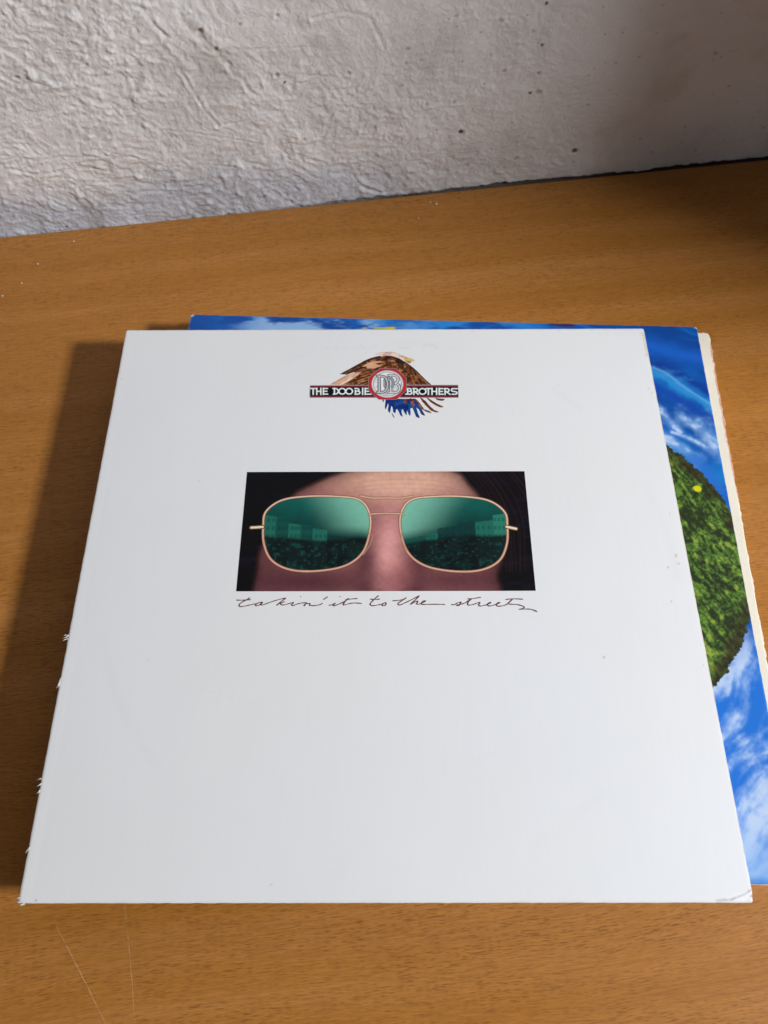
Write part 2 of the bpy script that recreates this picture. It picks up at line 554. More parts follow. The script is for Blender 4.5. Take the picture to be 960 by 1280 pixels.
# ------------------------------------------------------------------ the desk
desk = empty('wooden_desk', (WALL_O.x, WALL_O.y, 0), WALL_A)
tag(desk, 'beech wood desk top running up to the rough white wall', 'desk')
bm_x = np.array([-0.75, -0.748, 1.348, 1.35]); bm_y = np.array([-0.80, -0.798, -0.0035, -0.0015])
X, Y = np.meshgrid(bm_x, bm_y)
Zt = np.zeros(X.shape); Zt[0, :] = Zt[-1, :] = -0.0015; Zt[:, 0] = Zt[:, -1] = -0.0015
top_o = slab('tabletop', X, Y, Zt, Zt * 0 - 0.025, MAT_WOOD, desk)
for p in top_o.data.polygons: p.use_smooth = False


def desk_pt(x, y):
    dx, dy = x - WALL_O.x, y - WALL_O.y
    return (dx * math.cos(WALL_A) + dy * math.sin(WALL_A), -dx * math.sin(WALL_A) + dy * math.cos(WALL_A))


MAT_SCR = plain_mat('scratched_laminate', (0.53, 0.30, 0.13), 0.55)


def scratch(name, pts, w, mat, parent, z=0.00004, conv=desk_pt):
    P = [Vector(conv(*p)) for p in pts]
    V, F = [], []
    for i, p in enumerate(P):
        a = P[max(0, i - 1)]; b = P[min(len(P) - 1, i + 1)]
        t = (b - a).normalized(); n = Vector((-t.y, t.x))
        ww = w * (0.35 + 0.65 * math.sin(math.pi * (i + 0.5) / len(P))) * rs.choice((0.15, 0.5, 0.8, 1.0, 1.25)) / 2
        V += [(p.x + n.x * ww, p.y + n.y * ww, z), (p.x - n.x * ww, p.y - n.y * ww, z)]
        if i: F.append((2 * i - 2, 2 * i - 1, 2 * i + 1, 2 * i))
    return np_mesh(name, V, F, mat, parent)


def wig(a, b, n=34, amp=0.00012):
    bow = rs.uniform(-0.0006, 0.0006)
    return [(a[0] + bow * math.sin(math.pi * i / n) + (b[0] - a[0]) * i / n + rs.uniform(-amp, amp), a[1] + (b[1] - a[1]) * i / n + rs.uniform(-amp, amp) * .3) for i in range(n + 1)]


scratch('scratch', wig(at_z(70, 1157, 0), at_z(136, 1288, 0)), 0.00040, MAT_SCR, desk)
scratch('scratch', wig(at_z(155, 1126, 0), at_z(169, 1290, 0)), 0.00032, MAT_SCR, desk)


# ------------------------------------------------------------------ crumbs of plaster on the desk
def crumb(x, y, s, seed):
    r_ = random.Random(seed)
    V = []
    n = 6
    for k, (zz, rr) in enumerate(((0, .8), (.45, 1.0), (.85, .55))):
        for i in range(n):
            a = 2 * math.pi * i / n
            q = rr * r_.uniform(.7, 1.2)
            V.append((x + math.cos(a) * s * q, y + math.sin(a) * s * q * .7, zz * s * .6))
    F = []
    for k in range(2):
        for i in range(n):
            j = (i + 1) % n
            F.append((k * n + i, k * n + j, (k + 1) * n + j, (k + 1) * n + i))
    F += [(12, 13, 14, 15), (12, 15, 16, 17)]
    V = [(a - x, b - y, c) for a, b, c in V]
    o = np_mesh('plaster_crumb', V, F, MAT_CRUMB)
    o.location = (x, y, 0)
    return o


def desk_px(u, v):
    d = right * ((u - 480) / 1016.58) + down * ((v - 640) / 1016.58) + fwd
    c = Vector((0.15819, -0.01481, 0.38530 + TOP))
    p = c + d * (-c.z / d.z)
    return p.x, p.y


for i, (u, v, s, lb) in enumerate([
        (92, 302, .0008, 'tiny plaster crumb on the desk nearest the wall at the left'),
        (47, 330, .0009, 'small pale plaster crumb on the desk, middle one of the left four'),
        (27, 354, .0008, 'small brownish plaster crumb on the desk left of the records, above the lowest crumb'),
        (3, 370, .0009, 'pale plaster crumb at the very left edge of the desk'),
        (545, 255, .0011, 'largest white plaster crumb on the desk close to the wall, right of centre'),
        (538, 253, .0007, 'smaller white plaster crumb just left of the largest one by the wall'),
        (523, 273, .0006, 'tiny white plaster crumb on the desk in front of the pair by the wall')]):
    p = desk_px(u, v)
    tag(crumb(p[0], p[1], s, i), lb, 'crumb', 'plaster crumbs on the desk')

# ------------------------------------------------------------------ cream sleeve at the bottom of the pile
def graded(a, b, n0, fine_from, nf):
    return np.concatenate([np.linspace(a, fine_from, n0)[:-1], np.linspace(fine_from, b, nf)])


S = 0.3145


def board_cover(name, xs, ys, ztop, zbot, mat, parent, colfn, jit=0.00015, seed=1, round_=0.0012, edge_col=None, chips=()):
    X, Y = np.meshgrid(xs, ys)
    ex = np.minimum(X - xs[0], xs[-1] - X); ey = np.minimum(Y - ys[0], ys[-1] - Y)
    C = colfn(X, Y)
    # slightly uneven outline, rounded corners
    side = (ex < 1e-6); end = (ey < 1e-6)
    X2 = X + side * jit * fbm(Y * 300, X * 0, seed, 4) * 2
    Y2 = Y + end * jit * fbm(X * 300, Y * 0, seed + 3, 4) * 2
    cx, cy = (xs[0] + xs[-1]) / 2, (ys[0] + ys[-1]) / 2
    hx, hy = (xs[-1] - xs[0]) / 2, (ys[-1] - ys[0]) / 2
    qx = np.clip(np.abs(X - cx) - (hx - round_), 0, None); qy = np.clip(np.abs(Y - cy) - (hy - round_), 0, None)
    ql = np.hypot(qx, qy); f = np.where((qx > 0) & (qy > 0) & (ql > round_), round_ / np.maximum(ql, 1e-9), 1)
    X2 = np.where(f < 1, cx + np.sign(X - cx) * (hx - round_ + qx * f), X2)
    Y2 = np.where(f < 1, cy + np.sign(Y - cy) * (hy - round_ + qy * f), Y2)
    zt = ztop(X, Y) if callable(ztop) else np.full(X.shape, ztop)
    em = np.minimum(ex, ey)
    zt = zt - 0.00022 * (1 - sstep(0, 0.0006, em))
    zb = (ztop(X, Y) - zbot) if callable(ztop) else np.full(X.shape, zbot)
    return slab(name, X2, Y2, zt, zb, mat, parent, C, edge_col)


def sleeve_common(root, z0, z1, w, h, mat_edge, board=0.0006, inset=0.004, bulge=None):
    """spine strip on the left, a paper inner sleeve and a record between the covers"""
    xs_ = np.array([0, 0.0003, 0.0006]); ys_ = np.linspace(0.0015, h - 0.0015, 40)
    X, Y = np.meshgrid(xs_, ys_)
    slab('spine', X + 0.0001, Y, X * 0 + z1 - board - 0.0001, X * 0 + z0 + board + 0.0001, mat_edge, root)
    x0, x1, y0, y1 = inset, w - inset, inset, h - inset
    X, Y = np.meshgrid(np.linspace(x0, x1, 12), np.linspace(y0, y1, 12))
    o = slab('inner_sleeve', X, Y, X * 0 + z1 - board - 0.0004, X * 0 + z0 + board + 0.0004, MAT_PAPER, root)
    return o


Z_CREAM = (0.0, TOP - 0.0125)
Z_BLUE = (TOP - 0.0125, TOP - 0.0065)
Z_WHITE = (TOP - 0.0065, TOP)

ct, cb = at_z(886, 417, Z_CREAM[1]), at_z(959, 830, Z_CREAM[1])
a = math.atan2(ct[0] - cb[0], ct[1] - cb[1])     # the cream edge leans by this much
CR = np.array((0.84, 0.775, 0.64))
RUST = np.array((0.52, 0.17, 0.085))


def cream_cols(X, Y):
    C = np.empty(X.shape + (3,)); C[:] = CR
    C *= (1 + 0.045 * fbm(X * 60, Y * 60, 41, 4))[..., None]
    de = X.max() - X
    band = sstep(0.185, 0.225, Y) * (1 - sstep(0.30, 0.312, Y))
    wdt = 0.0011 * np.clip(band, 0, 1) * (1 + 0.9 * fbm(Y * 260, X * 40, 43, 3)) + 0.00018 * (fbm(Y * 90, Y * 0, 44, 2) > 0.15)
    k = (1 - sstep(wdt * 0.5, wdt * 1.2 + 1e-5, de))[..., None] * 0.75
    C = C * (1 - k) + RUST * k
    fox = sstep(0.42, 0.7, fbm(X * 140, Y * 140, 45, 3))[..., None] * 0.15
    return C * (1 - fox) + np.array((0.62, 0.48, 0.30)) * fox


cream = empty('cream_record_sleeve', (0, 0, 0))
cream.rotation_euler = (0, 0, -a)
# the sleeve's local frame has its lower left corner at the origin: put the upper right corner where it shows
ur = Vector((S * math.cos(-a) - S * math.sin(-a), S * math.sin(-a) + S * math.cos(-a), 0))
cream.location = Vector((ct[0] + 0.0004, ct[1] + 0.0008, 0)) - ur
tag(cream, 'worn cream cardboard sleeve with rust red right edge, lowest of the pile', 'record sleeve')
xs_ = graded(0, S, 40, S - 0.02, 70); ys_ = np.linspace(0, S, 520)
board_cover('front_cover', xs_, ys_, Z_CREAM[1] - 0.0002, Z_CREAM[1] - 0.0009, MAT_CREAM, cream, cream_cols, 0.00055, 7, 0.0030, edge_col=(0.55, 0.30, 0.19))
board_cover('back_cover', np.linspace(0, S, 20), np.linspace(0, S, 60), 0.0008, 0.0001, MAT_CREAM, cream, lambda X, Y: np.broadcast_to(CR, X.shape + (3,)).copy(), 0.0003, 9, edge_col=(0.6, 0.5, 0.4))
sleeve_common(cream, 0.0, Z_CREAM[1] - 0.0002, S, S, MAT_EDGE, 0.0008)

# ------------------------------------------------------------------ blue sleeve with clouds and a green hill
bt0, bt1 = at_z(240, 393, Z_BLUE[1]), at_z(871, 408.5, Z_BLUE[1])
BA = -math.atan2(bt0[1] - bt1[1], bt1[0] - bt0[0])
B0 = Vector(bt1) - Vector((S * math.cos(BA) - S * math.sin(BA), S * math.sin(BA) + S * math.cos(BA)))


def b_loc(x, y):
    dx, dy = x - B0.x, y - B0.y
    return (dx * math.cos(-BA) - dy * math.sin(-BA), dx * math.sin(-BA) + dy * math.cos(-BA))


def b_px(u, v):
    d = right * ((u - 480) / 1016.58) + down * ((v - 640) / 1016.58) + fwd
    c = Vector((0.15819, -0.01481, 0.38530 + TOP))
    p = c + d * ((Z_BLUE[1] - c.z) / d.z)
    return b_loc(p.x, p.y)


def circle3(a, b, c):
    ax, ay = a; bx, by = b; cx, cy = c
    d = 2 * (ax * (by - cy) + bx * (cy - ay) + cx * (ay - by))
    ux = ((ax * ax + ay * ay) * (by - cy) + (bx * bx + by * by) * (cy - ay) + (cx * cx + cy * cy) * (ay - by)) / d
    uy = ((ax * ax + ay * ay) * (cx - bx) + (bx * bx + by * by) * (ax - cx) + (cx * cx + cy * cy) * (bx - ax)) / d
    return ux, uy, math.hypot(ax - ux, ay - uy)


def soft_line(X, Y, pts, w, seed=0, jag=0.5):
    P = smooth([b_px(*p) for p in pts], False, 4)
    d = seg_dist(X, Y, P)
    d = d * (1 + jag * fbm(X * 160, Y * 160, 60 + seed, 3))
    return np.exp(-(d / w) ** 2)


def blue_cols(X, Y):
    deep = np.array((0.002, 0.060, 0.30)); mid = np.array((0.003, 0.135, 0.55)); cy_ = np.array((0.010, 0.27, 0.64)); pale = np.array((0.50, 0.62, 0.82))
    C = np.empty(X.shape + (3,)); C[:] = deep
    wx = fbm(X * 18, Y * 18, 71, 3); wy = fbm(X * 18 + 9, Y * 18 + 4, 72, 3)

    def mixin(k, c):
        nonlocal C
        k = np.clip(k, 0, 1)[..., None]
        C = C * (1 - k) + np.asarray(c) * k
    # diagonal streaks: along = down to the right
    al = X * 0.80 - Y * 0.60; ac = X * 0.60 + Y * 0.80
    # generic sky: bluer high, cloudy towards the bottom
    n = fbm(al * 14 + wx, ac * 42 + wy * 1.4, 73, 5, 0.55)
    lowp = 1 - sstep(0.03, 0.14, Y)
    mixin(sstep(-0.35, 0.5, n) * 0.65, mid)
    mixin(sstep(0.05, 0.6, n) * 0.5, cy_)
    # the lower sky (below the hill): broad white streaks rising to the right
    al2 = X * 0.62 + Y * 0.78; ac2 = -X * 0.78 + Y * 0.62
    n2 = fbm(al2 * 30 + wx * 0.7, ac2 * 85 + wy * 0.8, 74, 5, 0.58)
    n3 = fbm(X * 160, Y * 160, 75, 4, 0.6)
    sky2 = 1 - sstep(0.095, 0.125, Y)
    mixin(sky2, np.array((0.010, 0.16, 0.62)))
    mixin(sky2 * sstep(-0.28, 0.42, n2 + 0.22 * n3), np.array((0.26, 0.44, 0.80)))
    mixin(sky2 * sstep(0.02, 0.55, n2 + 0.3 * n3), pale)
    mixin(sky2 * (1 - sstep(0.0, 0.03, Y)) * 0.8, np.array((0.23, 0.43, 0.78)))
    mixin((1 - sstep(0.0, 0.004, Y)) * sky2 * 0.8, np.array((0.02, 0.20, 0.62)))
    top = sstep(0.13, 0.16, Y)
    right_ = sstep(0.22, 0.25, X)
    # the streaks that show beside the white sleeve
    mixin(soft_line(X, Y, [(806, 430), (840, 440), (880, 450)], 0.006, 1), np.array((0.008, 0.11, 0.52)))
    mixin(soft_line(X, Y, [(800, 452), (840, 462), (885, 490)], 0.0035, 2) * .9, np.array((0.004, 0.035, 0.27)))
    mixin(soft_line(X, Y, [(812, 463), (835, 474), (858, 489), (890, 508)], 0.0032, 3, 0.9) * .70, np.array((0.03, 0.32, 0.70)))
    mixin(soft_line(X, Y, [(812, 458), (832, 466), (856, 484), (890, 506)], 0.0009, 4, 1.2) * .38, np.array((0.25, 0.55, 0.80)))
    mixin(soft_line(X, Y, [(818, 482), (850, 500), (895, 528)], 0.0030, 5) * .9, np.array((0.004, 0.06, 0.38)))
    cl = 0
    for pts, w in (([(826, 512), (838, 528), (850, 540)], .0028), ([(852, 520), (865, 530), (880, 540), (895, 552)], .0038),
                   ([(870, 530), (885, 545), (893, 558)], .0045), ([(828, 545), (850, 558), (870, 572)], .0035),
                   ([(840, 540), (862, 548), (885, 560)], .0020)):
        cl = np.maximum(cl, soft_line(X, Y, pts, w, 6, 0.9))
    cl = cl * (0.65 + 0.5 * n3)
    mixin(cl * top * 1.1, np.array((0.20, 0.42, 0.78)))
    mixin(sstep(0.45, 1.0, cl) * top, pale)
    mixin(soft_line(X, Y, [(870, 575), (885, 592), (900, 612)], 0.0045, 8) * .8, np.array((0.02, 0.15, 0.58)))
    # strip behind the upper edge of the white sleeve
    stp = sstep(S - 0.018, S - 0.013, Y) * (1 - sstep(0.20, 0.235, X))
    n4 = fbm(X * 70, Y * 150, 80, 4, 0.6)
    mixin(stp * sstep(0.01, 0.04, X) * sstep(-0.3, 0.35, n4), np.array((0.02, 0.22, 0.62)))
    mixin(stp * sstep(0.02, 0.05, X) * (1 - sstep(0.09, 0.16, X)) * sstep(-0.35, 0.25, n4 + (S - 0.005 - Y) * 70), np.array((0.26, 0.44, 0.72)))
    k = soft_line(X, Y, [(690, 404), (715, 406)], 0.002, 9)
    mixin(k, np.array((0.035, 0.01, 0.08)))
    for u0, u1 in ((455, 458), (468, 474), (476, 492)):
        mixin(soft_line(X, Y, [(u0, 410), (u1, 410)], 0.0006, 11, 0.9) * 1.6, np.array((0.60, 0.50, 0.03)))
    # green leafy hill, round, its far side leaving the cover on the right
    ux, uy, ur_ = circle3(b_px(833, 556), b_px(938, 705), b_px(890, 861))
    rr = np.hypot(X - ux, Y - uy); th = np.arctan2(Y - uy, X - ux)
    jag = 0.0016 * fbm(th * 40, rr * 60, 81, 3, 0.5) + 0.0007 * fbm(X * 700, Y * 700, 82, 2)
    hill = sstep(-0.0002, 0.0003, ur_ - rr + jag)
    l1 = fbm(th * 24, rr * 330, 83, 3, 0.6)
    l2 = fbm(X * 420, Y * 420, 84, 4, 0.7)
    l3 = fbm(X * 60, Y * 60, 85, 3)
    ga = X * 0.50 - Y * 0.87; gc = X * 0.87 + Y * 0.50
    l4 = fbm(ga * 170 + wx * 2, gc * 620 + wy * 3, 90, 4, 0.62)
    l5 = fbm(X * 1100, Y * 1100, 92, 2)
    t = 0.5 + 0.30 * l1 + 0.45 * l2 + 0.85 * l4 + 0.30 * l3 + 0.30 * l5
    G = np.empty(X.shape + (3,)); G[:] = (0.018, 0.030, 0.008)
    for (e0, e1, c) in ((0.20, 0.52, (0.055, 0.105, 0.018)), (0.48, 0.78, (0.095, 0.215, 0.028)), (0.78, 1.1, (0.28, 0.34, 0.045))):
        q = sstep(e0, e1, t)[..., None]; G = G * (1 - q) + np.array(c) * q
    rimd = ur_ - rr
    dark = (1 - sstep(0.002, 0.008, rimd + 0.006 * fbm(X * 90, Y * 90, 86, 3))) * sstep(-0.5, 0.1, -np.abs(np.sin(th * 3 + 1)) + 0.9 + 0.6 * l3) * 0.85
    G = G * (1 - dark[..., None]) + np.array((0.030, 0.024, 0.010)) * (1 + 0.8 * l2[..., None]) * dark[..., None]
    C = C * (1 - hill[..., None]) + G * hill[..., None]
    yx, yy = b_px(872, 611)
    d = np.hypot((X - yx) * 0.9, Y - yy) * (1 + 0.18 * fbm(X * 350, Y * 350, 87, 2))
    mixin(1 - sstep(0.0017, 0.0023, d), np.array((0.68, 0.62, 0.01)))
    # worn white corners
    for (cx_, cy2, r_) in ((0.0, S, 0.0022), (S, S, 0.0018), (S, 0, 0.0016)):
        d = np.hypot(X - cx_, Y - cy2) * (1 + 0.4 * fbm(X * 900, Y * 900, 88, 2))
        mixin(1 - sstep(r_ * 0.8, r_ * 1.1, d), np.array((0.74, 0.72, 0.68)))
    de = np.minimum(np.minimum(X, S - X), np.minimum(Y, S - Y))
    mixin((1 - sstep(0.0001, 0.0004, de)) * (0.25 + 0.35 * fbm(X * 200, Y * 200, 89, 3)), np.array((0.5, 0.55, 0.65)))
    return np.clip(C, 0.002, 0.85)


blue = empty('blue_record_sleeve', (B0.x, B0.y, 0), BA)
tag(blue, 'blue glossy record sleeve printed with clouds and a green hill, under the white sleeve', 'record sleeve')
xs_ = graded(0, S, 190, 0.238, 200); ys_ = np.linspace(0, S, 720)
board_cover('front_cover', xs_, ys_, Z_BLUE[1] - 0.00005, Z_BLUE[1] - 0.0006, MAT_BLUE, blue, blue_cols, 0.00008, 17, 0.0014, edge_col=(0.62, 0.62, 0.60))
board_cover('back_cover', np.linspace(0, S, 20), np.linspace(0, S, 60), Z_BLUE[0] + 0.0006, Z_BLUE[0] + 0.00002, MAT_BLUE, blue,
            lambda X, Y: np.broadcast_to(np.array((0.03, 0.12, 0.45)), X.shape + (3,)).copy(), 0.0001, 19)
sleeve_common(blue, Z_BLUE[0], Z_BLUE[1], S, S, MAT_EDGE)

# ------------------------------------------------------------------ white sleeve
W = 0.315


def white_z(X, Y):
    c = np.clip(1 - ((X - W / 2) / (W / 2)) ** 2, 0, 1) * np.clip(1 - ((Y - W / 2) / (W / 2)) ** 2, 0, 1)
    z = TOP + 0.0004 * np.sqrt(c) - 0.0004 + 0.00016 * fbm(X * 13, Y * 13, 91, 3)
    # shallow crease beside the spine, and the bent lower right corner
    z = z - 0.00002 * np.exp(-((X - 0.0055) / 0.0013) ** 2)
    dc = ((X - (W - 0.0165)) * 0.30 - (Y - 0.0002)) / 1.044
    z = z - 0.0011 * sstep(0.0, 0.0035, dc)
    return z


PXM = np.array([[0.00042939633, 8.204645e-05, 0.1565428108], [-1.26023e-06, -0.0003868907, 0.18861236947], [4.106083e-06, 0.00052014521, 1.0]])


def M(u, v):
    """traced print coordinates -> metres on the white cover"""
    p = PXM @ (u - 480.0, v - 640.0, 1.0)
    return p[0] / p[2], p[1] / p[2]


def white_cols(X, Y):
    C = np.empty(X.shape + (3,)); C[:] = (0.790, 0.800, 0.812)
    C *= (1 + 0.014 * fbm(X * 16, Y * 16, 101, 3))[..., None]
    C *= (1 + 0.006 * vnoise(X * 1500, Y * 60, 102))[..., None]
    C *= np.array((1, 0.992, 0.975)) ** (0.5 + 0.9 * fbm(X * 9, Y * 9, 109, 3))[..., None]
    # the disc inside has rubbed a faint ring into the board
    rg = np.hypot(X - 0.160, Y - 0.157)
    ring_ = np.exp(-((rg - 0.1475) / 0.0022) ** 2) * sstep(-0.1, 0.5, fbm(X * 30, Y * 30, 110, 3))
    C *= (1 - 0.022 * ring_)[..., None]
    for (u0, v0, u1, v1) in ((610, 470, 655, 540), (240, 860, 330, 880), (560, 960, 640, 930), (700, 560, 712, 640)):
        C *= (1 - 0.03 * np.exp(-(seg_dist(X, Y, [M(u0, v0), M((u0 + u1) / 2 + 4, (v0 + v1) / 2), M(u1, v1)]) / 0.00025) ** 2))[..., None]

    def mixin(k, c):
        nonlocal C
        k = np.clip(k, 0, 1)[..., None]
        C = C * (1 - k) + np.asarray(c) * k
    # handled edges turning grey-yellow
    de = np.minimum(np.minimum(X, W - X), np.minimum(Y, W - Y))
    mixin((1 - sstep(0.0, 0.0016, de)) * (0.16 + 0.25 * fbm(X * 130, Y * 130, 103, 4)), (0.60, 0.56, 0.48))
    
    mixin(np.exp(-((X - 0.0045) / 0.0024) ** 2) * 0.16, (0.84, 0.84, 0.84))

    def spot(u, v, r, c, k=0.8, ex=1.0):
        cx, cy = M(u, v)
        d = np.hypot((X - cx) / ex, Y - cy) * (1 + 0.5 * fbm(X * 800, Y * 800, 104, 2))
        mixin((1 - sstep(r * 0.5, r * 1.2, d)) * k, c)
    gr = (0.22, 0.20, 0.18); yl = (0.50, 0.43, 0.30)
    for u, v, r in ((187, 825, .00035), (225, 1053, .00035), (340, 1105, .00045), (153, 473, .0004), (426, 1100, .0003), (700, 480, .0003),
                    (592, 413, .0006), (700, 412, .0004), (250, 600, .0003), (755, 820, .0003), (590, 950, .0003), (130, 640, .0004), (44, 1126, .0005), (497, 960, .0003)):
        spot(u, v, r, gr, 0.6)
    for v in range(416, 446, 3):
        spot(806 + (v - 412) * 0.19 - 1.5, v, .0012, yl, 0.30)
    for u, v, r in ((846, 693, .0010), (849, 703, .0007), (836, 708, .0007), (812, 484, .0006), (816, 490, .0004), (840, 750, .0006), (838, 640, .0005), (822, 560, .0004),
                    (868, 770, .0005), (880, 830, .0004)):
        spot(u, v, r, yl, 0.55)
    # faint set-off of lettering above the emblem
    sx0, sy0 = M(400, 440); sx1, sy1 = M(555, 425)
    gh = sstep(0.02, 0.35, fbm(X * 420, Y * 420, 105, 3)) * (1 - sstep(0.0016, 0.0032, np.abs(Y - (sy0 + sy1) / 2))) * sstep(sx0, sx0 + .004, X) * (1 - sstep(sx1 - .004, sx1, X))
    mixin(gh * 0.085, (0.45, 0.40, 0.35))
    # fold across the lower right corner
    pa = [M(896, 1124), M(915, 1122), M(930, 1116), M(943, 1108)]
    mixin(np.exp(-(seg_dist(X, Y, pa) / 0.00045) ** 2) * (0.65 + 0.4 * fbm(X * 500, Y * 500, 106, 2)), (0.27, 0.26, 0.25))
    mixin(np.exp(-(np.hypot(X - W + .0012, Y - .0008) / 0.0022) ** 2) * 0.35, (0.62, 0.56, 0.46))
    spot(940, 1118, .0006, gr, .7)
    # bare board showing along the opening edge and the spine
    er = W - X
    mixin((1 - sstep(0.00025, 0.00075, er)) * (0.62 + 0.45 * fbm(X * 100, Y * 240, 107, 3)), (0.42, 0.34, 0.29))
    for (cx_, cy_, r_) in ((0, 0, 0.0018), (0, W, 0.0010), (W, W, 0.0012)):
        d = np.hypot(X - cx_, Y - cy_) * (1 + 0.5 * fbm(X * 900, Y * 900, 108, 2))
        mixin((1 - sstep(r_ * 0.6, r_ * 1.1, d)) * 0.6, (0.64, 0.58, 0.50))
    return np.clip(C, 0, 0.85)


white = empty('white_record_sleeve', (0, 0, 0), 0)
tag(white, 'white record sleeve on top, printed with an eagle emblem and a sunglasses picture', 'record sleeve')
xs_ = np.concatenate([np.linspace(0, 0.02, 45)[:-1], np.linspace(0.02, 0.285, 260)[:-1], np.linspace(0.285, W, 75)])
ys_ = np.concatenate([np.linspace(0, 0.02, 45)[:-1], np.linspace(0.02, 0.29, 270)[:-1], np.linspace(0.29, W, 60)])
board_cover('front_cover', xs_, ys_, white_z, 0.0007, MAT_WHITE, white, white_cols, 0.00006, 27, 0.0011, edge_col=(0.50, 0.44, 0.40))
board_cover('back_cover', np.linspace(0.0002, W - 0.0004, 30), np.linspace(0.0008, W, 80), Z_WHITE[0] + 0.0007, Z_WHITE[0] + 0.00003, MAT_WHITE, white,
            lambda X, Y: np.broadcast_to(np.array((0.76, 0.76, 0.76)), X.shape + (3,)).copy(), 0.0001, 29, edge_col=(0.5, 0.44, 0.4))
sleeve_common(white, Z_WHITE[0], Z_WHITE[1] - 0.0007, W, W, MAT_WHITE if False else MAT_FIBRE)


# fibres torn loose along the spine
def flake(pts_list, z=TOP - 0.0007):
    V, F = [], []
    for pts in pts_list:
        P = [Vector(M(*p)) for p in pts]
        n = len(P)
        base = len(V)
        for i, p in enumerate(P):
            t = (P[min(n - 1, i + 1)] - P[max(0, i - 1)]).normalized()
            q = Vector((-t.y, t.x)) * 0.00048 * (1 - 0.75 * i / (n - 1))
            zz = z + 0.0006 * i / (n - 1)
            V += [(p.x + q.x, p.y + q.y, zz), (p.x - q.x, p.y - q.y, zz), (p.x - q.x * .6, p.y - q.y * .6, zz - 0.00022), (p.x + q.x * .6, p.y + q.y * .6, zz - 0.00022)]
            if i:
                a_ = base + 4 * (i - 1); b_ = base + 4 * i
                for k in range(4):
                    F.append((a_ + k, a_ + (k + 1) % 4, b_ + (k + 1) % 4, b_ + k))
        F.append((base + 4 * n - 4, base + 4 * n - 3, base + 4 * n - 2, base + 4 * n - 1))
    return np_mesh('torn_flake', V, F, MAT_FIBRE, white)


flake([[(87, 792), (83, 796), (78, 798)], [(86, 797), (81, 799), (79, 801)], [(86, 794), (82, 793), (80, 795)]])
flake([[(77, 847), (74, 853), (71, 860)], [(76, 850), (74, 856), (73, 859)], [(79, 842), (76, 848), (74, 851)]])
flake([[(54, 973), (50, 973), (46, 975)], [(53, 977), (49, 981), (46, 983)], [(51, 984), (48, 990), (46, 992)]])
flake([[(37, 1058), (34, 1062), (32, 1066)], [(38, 1055), (36, 1060), (35, 1062)]])
flake([[(27, 1122), (23, 1122), (19, 1124)], [(27, 1127), (23, 1128), (20, 1127)], [(30, 1129), (26, 1131), (24, 1131)]])


# ------------------------------------------------------------------ the printed picture
def rect_grid(x0, x1, y0, y1, nx, ny):
    return np.meshgrid(np.linspace(x0, x1, nx), np.linspace(y0, y1, ny))


WK = 0.79      # light on the cover when the colours were read


def ink(r, g, b):
    return np.clip(lin((r, g, b)) / WK, 0.0025, 0.85)


X, Y = rect_grid(0.0815, 0.2342, 0.1433, 0.2141, 600, 280)
P = Ink(X, Y, ink(7, 6, 10)); P.a[:] = 1
k24 = lambda x, y: M(285 + x / 2.4, 580 + y / 2.4)
Q = lambda pts: [k24(*p) for p in pts]
P.put(sstep(0.1, 0.6, fbm(X * 60, Y * 260, 201, 3)) * 0.5, ink(22, 16, 34))
# skin between dark hair
skin = smooth(Q([(350, 22), (430, 8), (600, 6), (690, 24), (725, 60), (760, 100), (800, 170), (830, 250), (812, 330), (800, 400), (500, 410), (120, 410), (75, 400), (88, 320), (100, 250), (150, 190), (190, 100), (250, 62)]), True, 5)
sm = P.poly_mask(skin, 0.0030)
n1 = fbm(X * 55, Y * 120, 203, 4); n2 = fbm(X * 480, Y * 480, 204, 3)
cx0, cy0 = k24(485, 300)
sk = np.empty(X.shape + (3,)); sk[:] = ink(132, 80, 80)
def lay(A, kk, c):
    kk = np.clip(kk, 0, 1)[..., None]; return A * (1 - kk) + np.asarray(c) * kk
fx, fy = k24(520, 45)
sk = lay(sk, np.exp(-(((X - fx) / 0.034) ** 2 + ((Y - fy) / 0.013) ** 2)) * 1.2, ink(212, 164, 142))
bx, by = k24(480, 270)
sk = lay(sk, np.exp(-(((X - bx - 0.1 * (Y - by)) / 0.0075) ** 2 + ((Y - by) / 0.028) ** 2)) * .95, ink(206, 146, 140))
tx, ty = k24(500, 350)
sk = lay(sk, np.exp(-(((X - tx) / 0.011) ** 2 + ((Y - ty) / 0.010) ** 2)) * .6, ink(176, 104, 108))
for (lx, ly, wx_, wy_, kk) in ((250, 350, .034, .0085, .85), (690, 345, .026, .0075, .75), (415, 290, .006, .013, .75), (575, 290, .0055, .013, .7), (415, 375, .005, .004, .6), (565, 375, .005, .004, .6), (455, 386, .0022, .0016, .8), (528, 386, .0022, .0016, .8), (140, 300, .012, .03, .55), (800, 300, .010, .03, .5)):
    qx, qy = k24(lx, ly)
    sk = lay(sk, np.exp(-(((X - qx) / wx_) ** 2 + ((Y - qy) / wy_) ** 2)) * kk, ink(66, 34, 42))
sk *= (1 + 0.10 * n1 + 0.07 * n2)[..., None]
for yy, kk in ((48, .12), (62, .15), (75, .12)):
    ln = Q([(380, yy + 8), (480, yy - 3), (600, yy - 2), (680, yy + 10)])
    sk = lay(sk, np.exp(-(seg_dist(X, Y, smooth(ln, False, 4)) / 0.0006) ** 2) * kk, ink(120, 75, 70))
for k in range(3):
    P.put(sm * 0 , ink(0, 0, 0))
edge_dark = np.clip(1 - np.exp(-np.where(inside(X, Y, skin), seg_dist(X, Y, skin, True), 0) / 0.0035), 0, 1)
P.c = P.c * (1 - sm[..., None]) + (sk * (0.25 + 0.75 * edge_dark[..., None])) * sm[..., None]
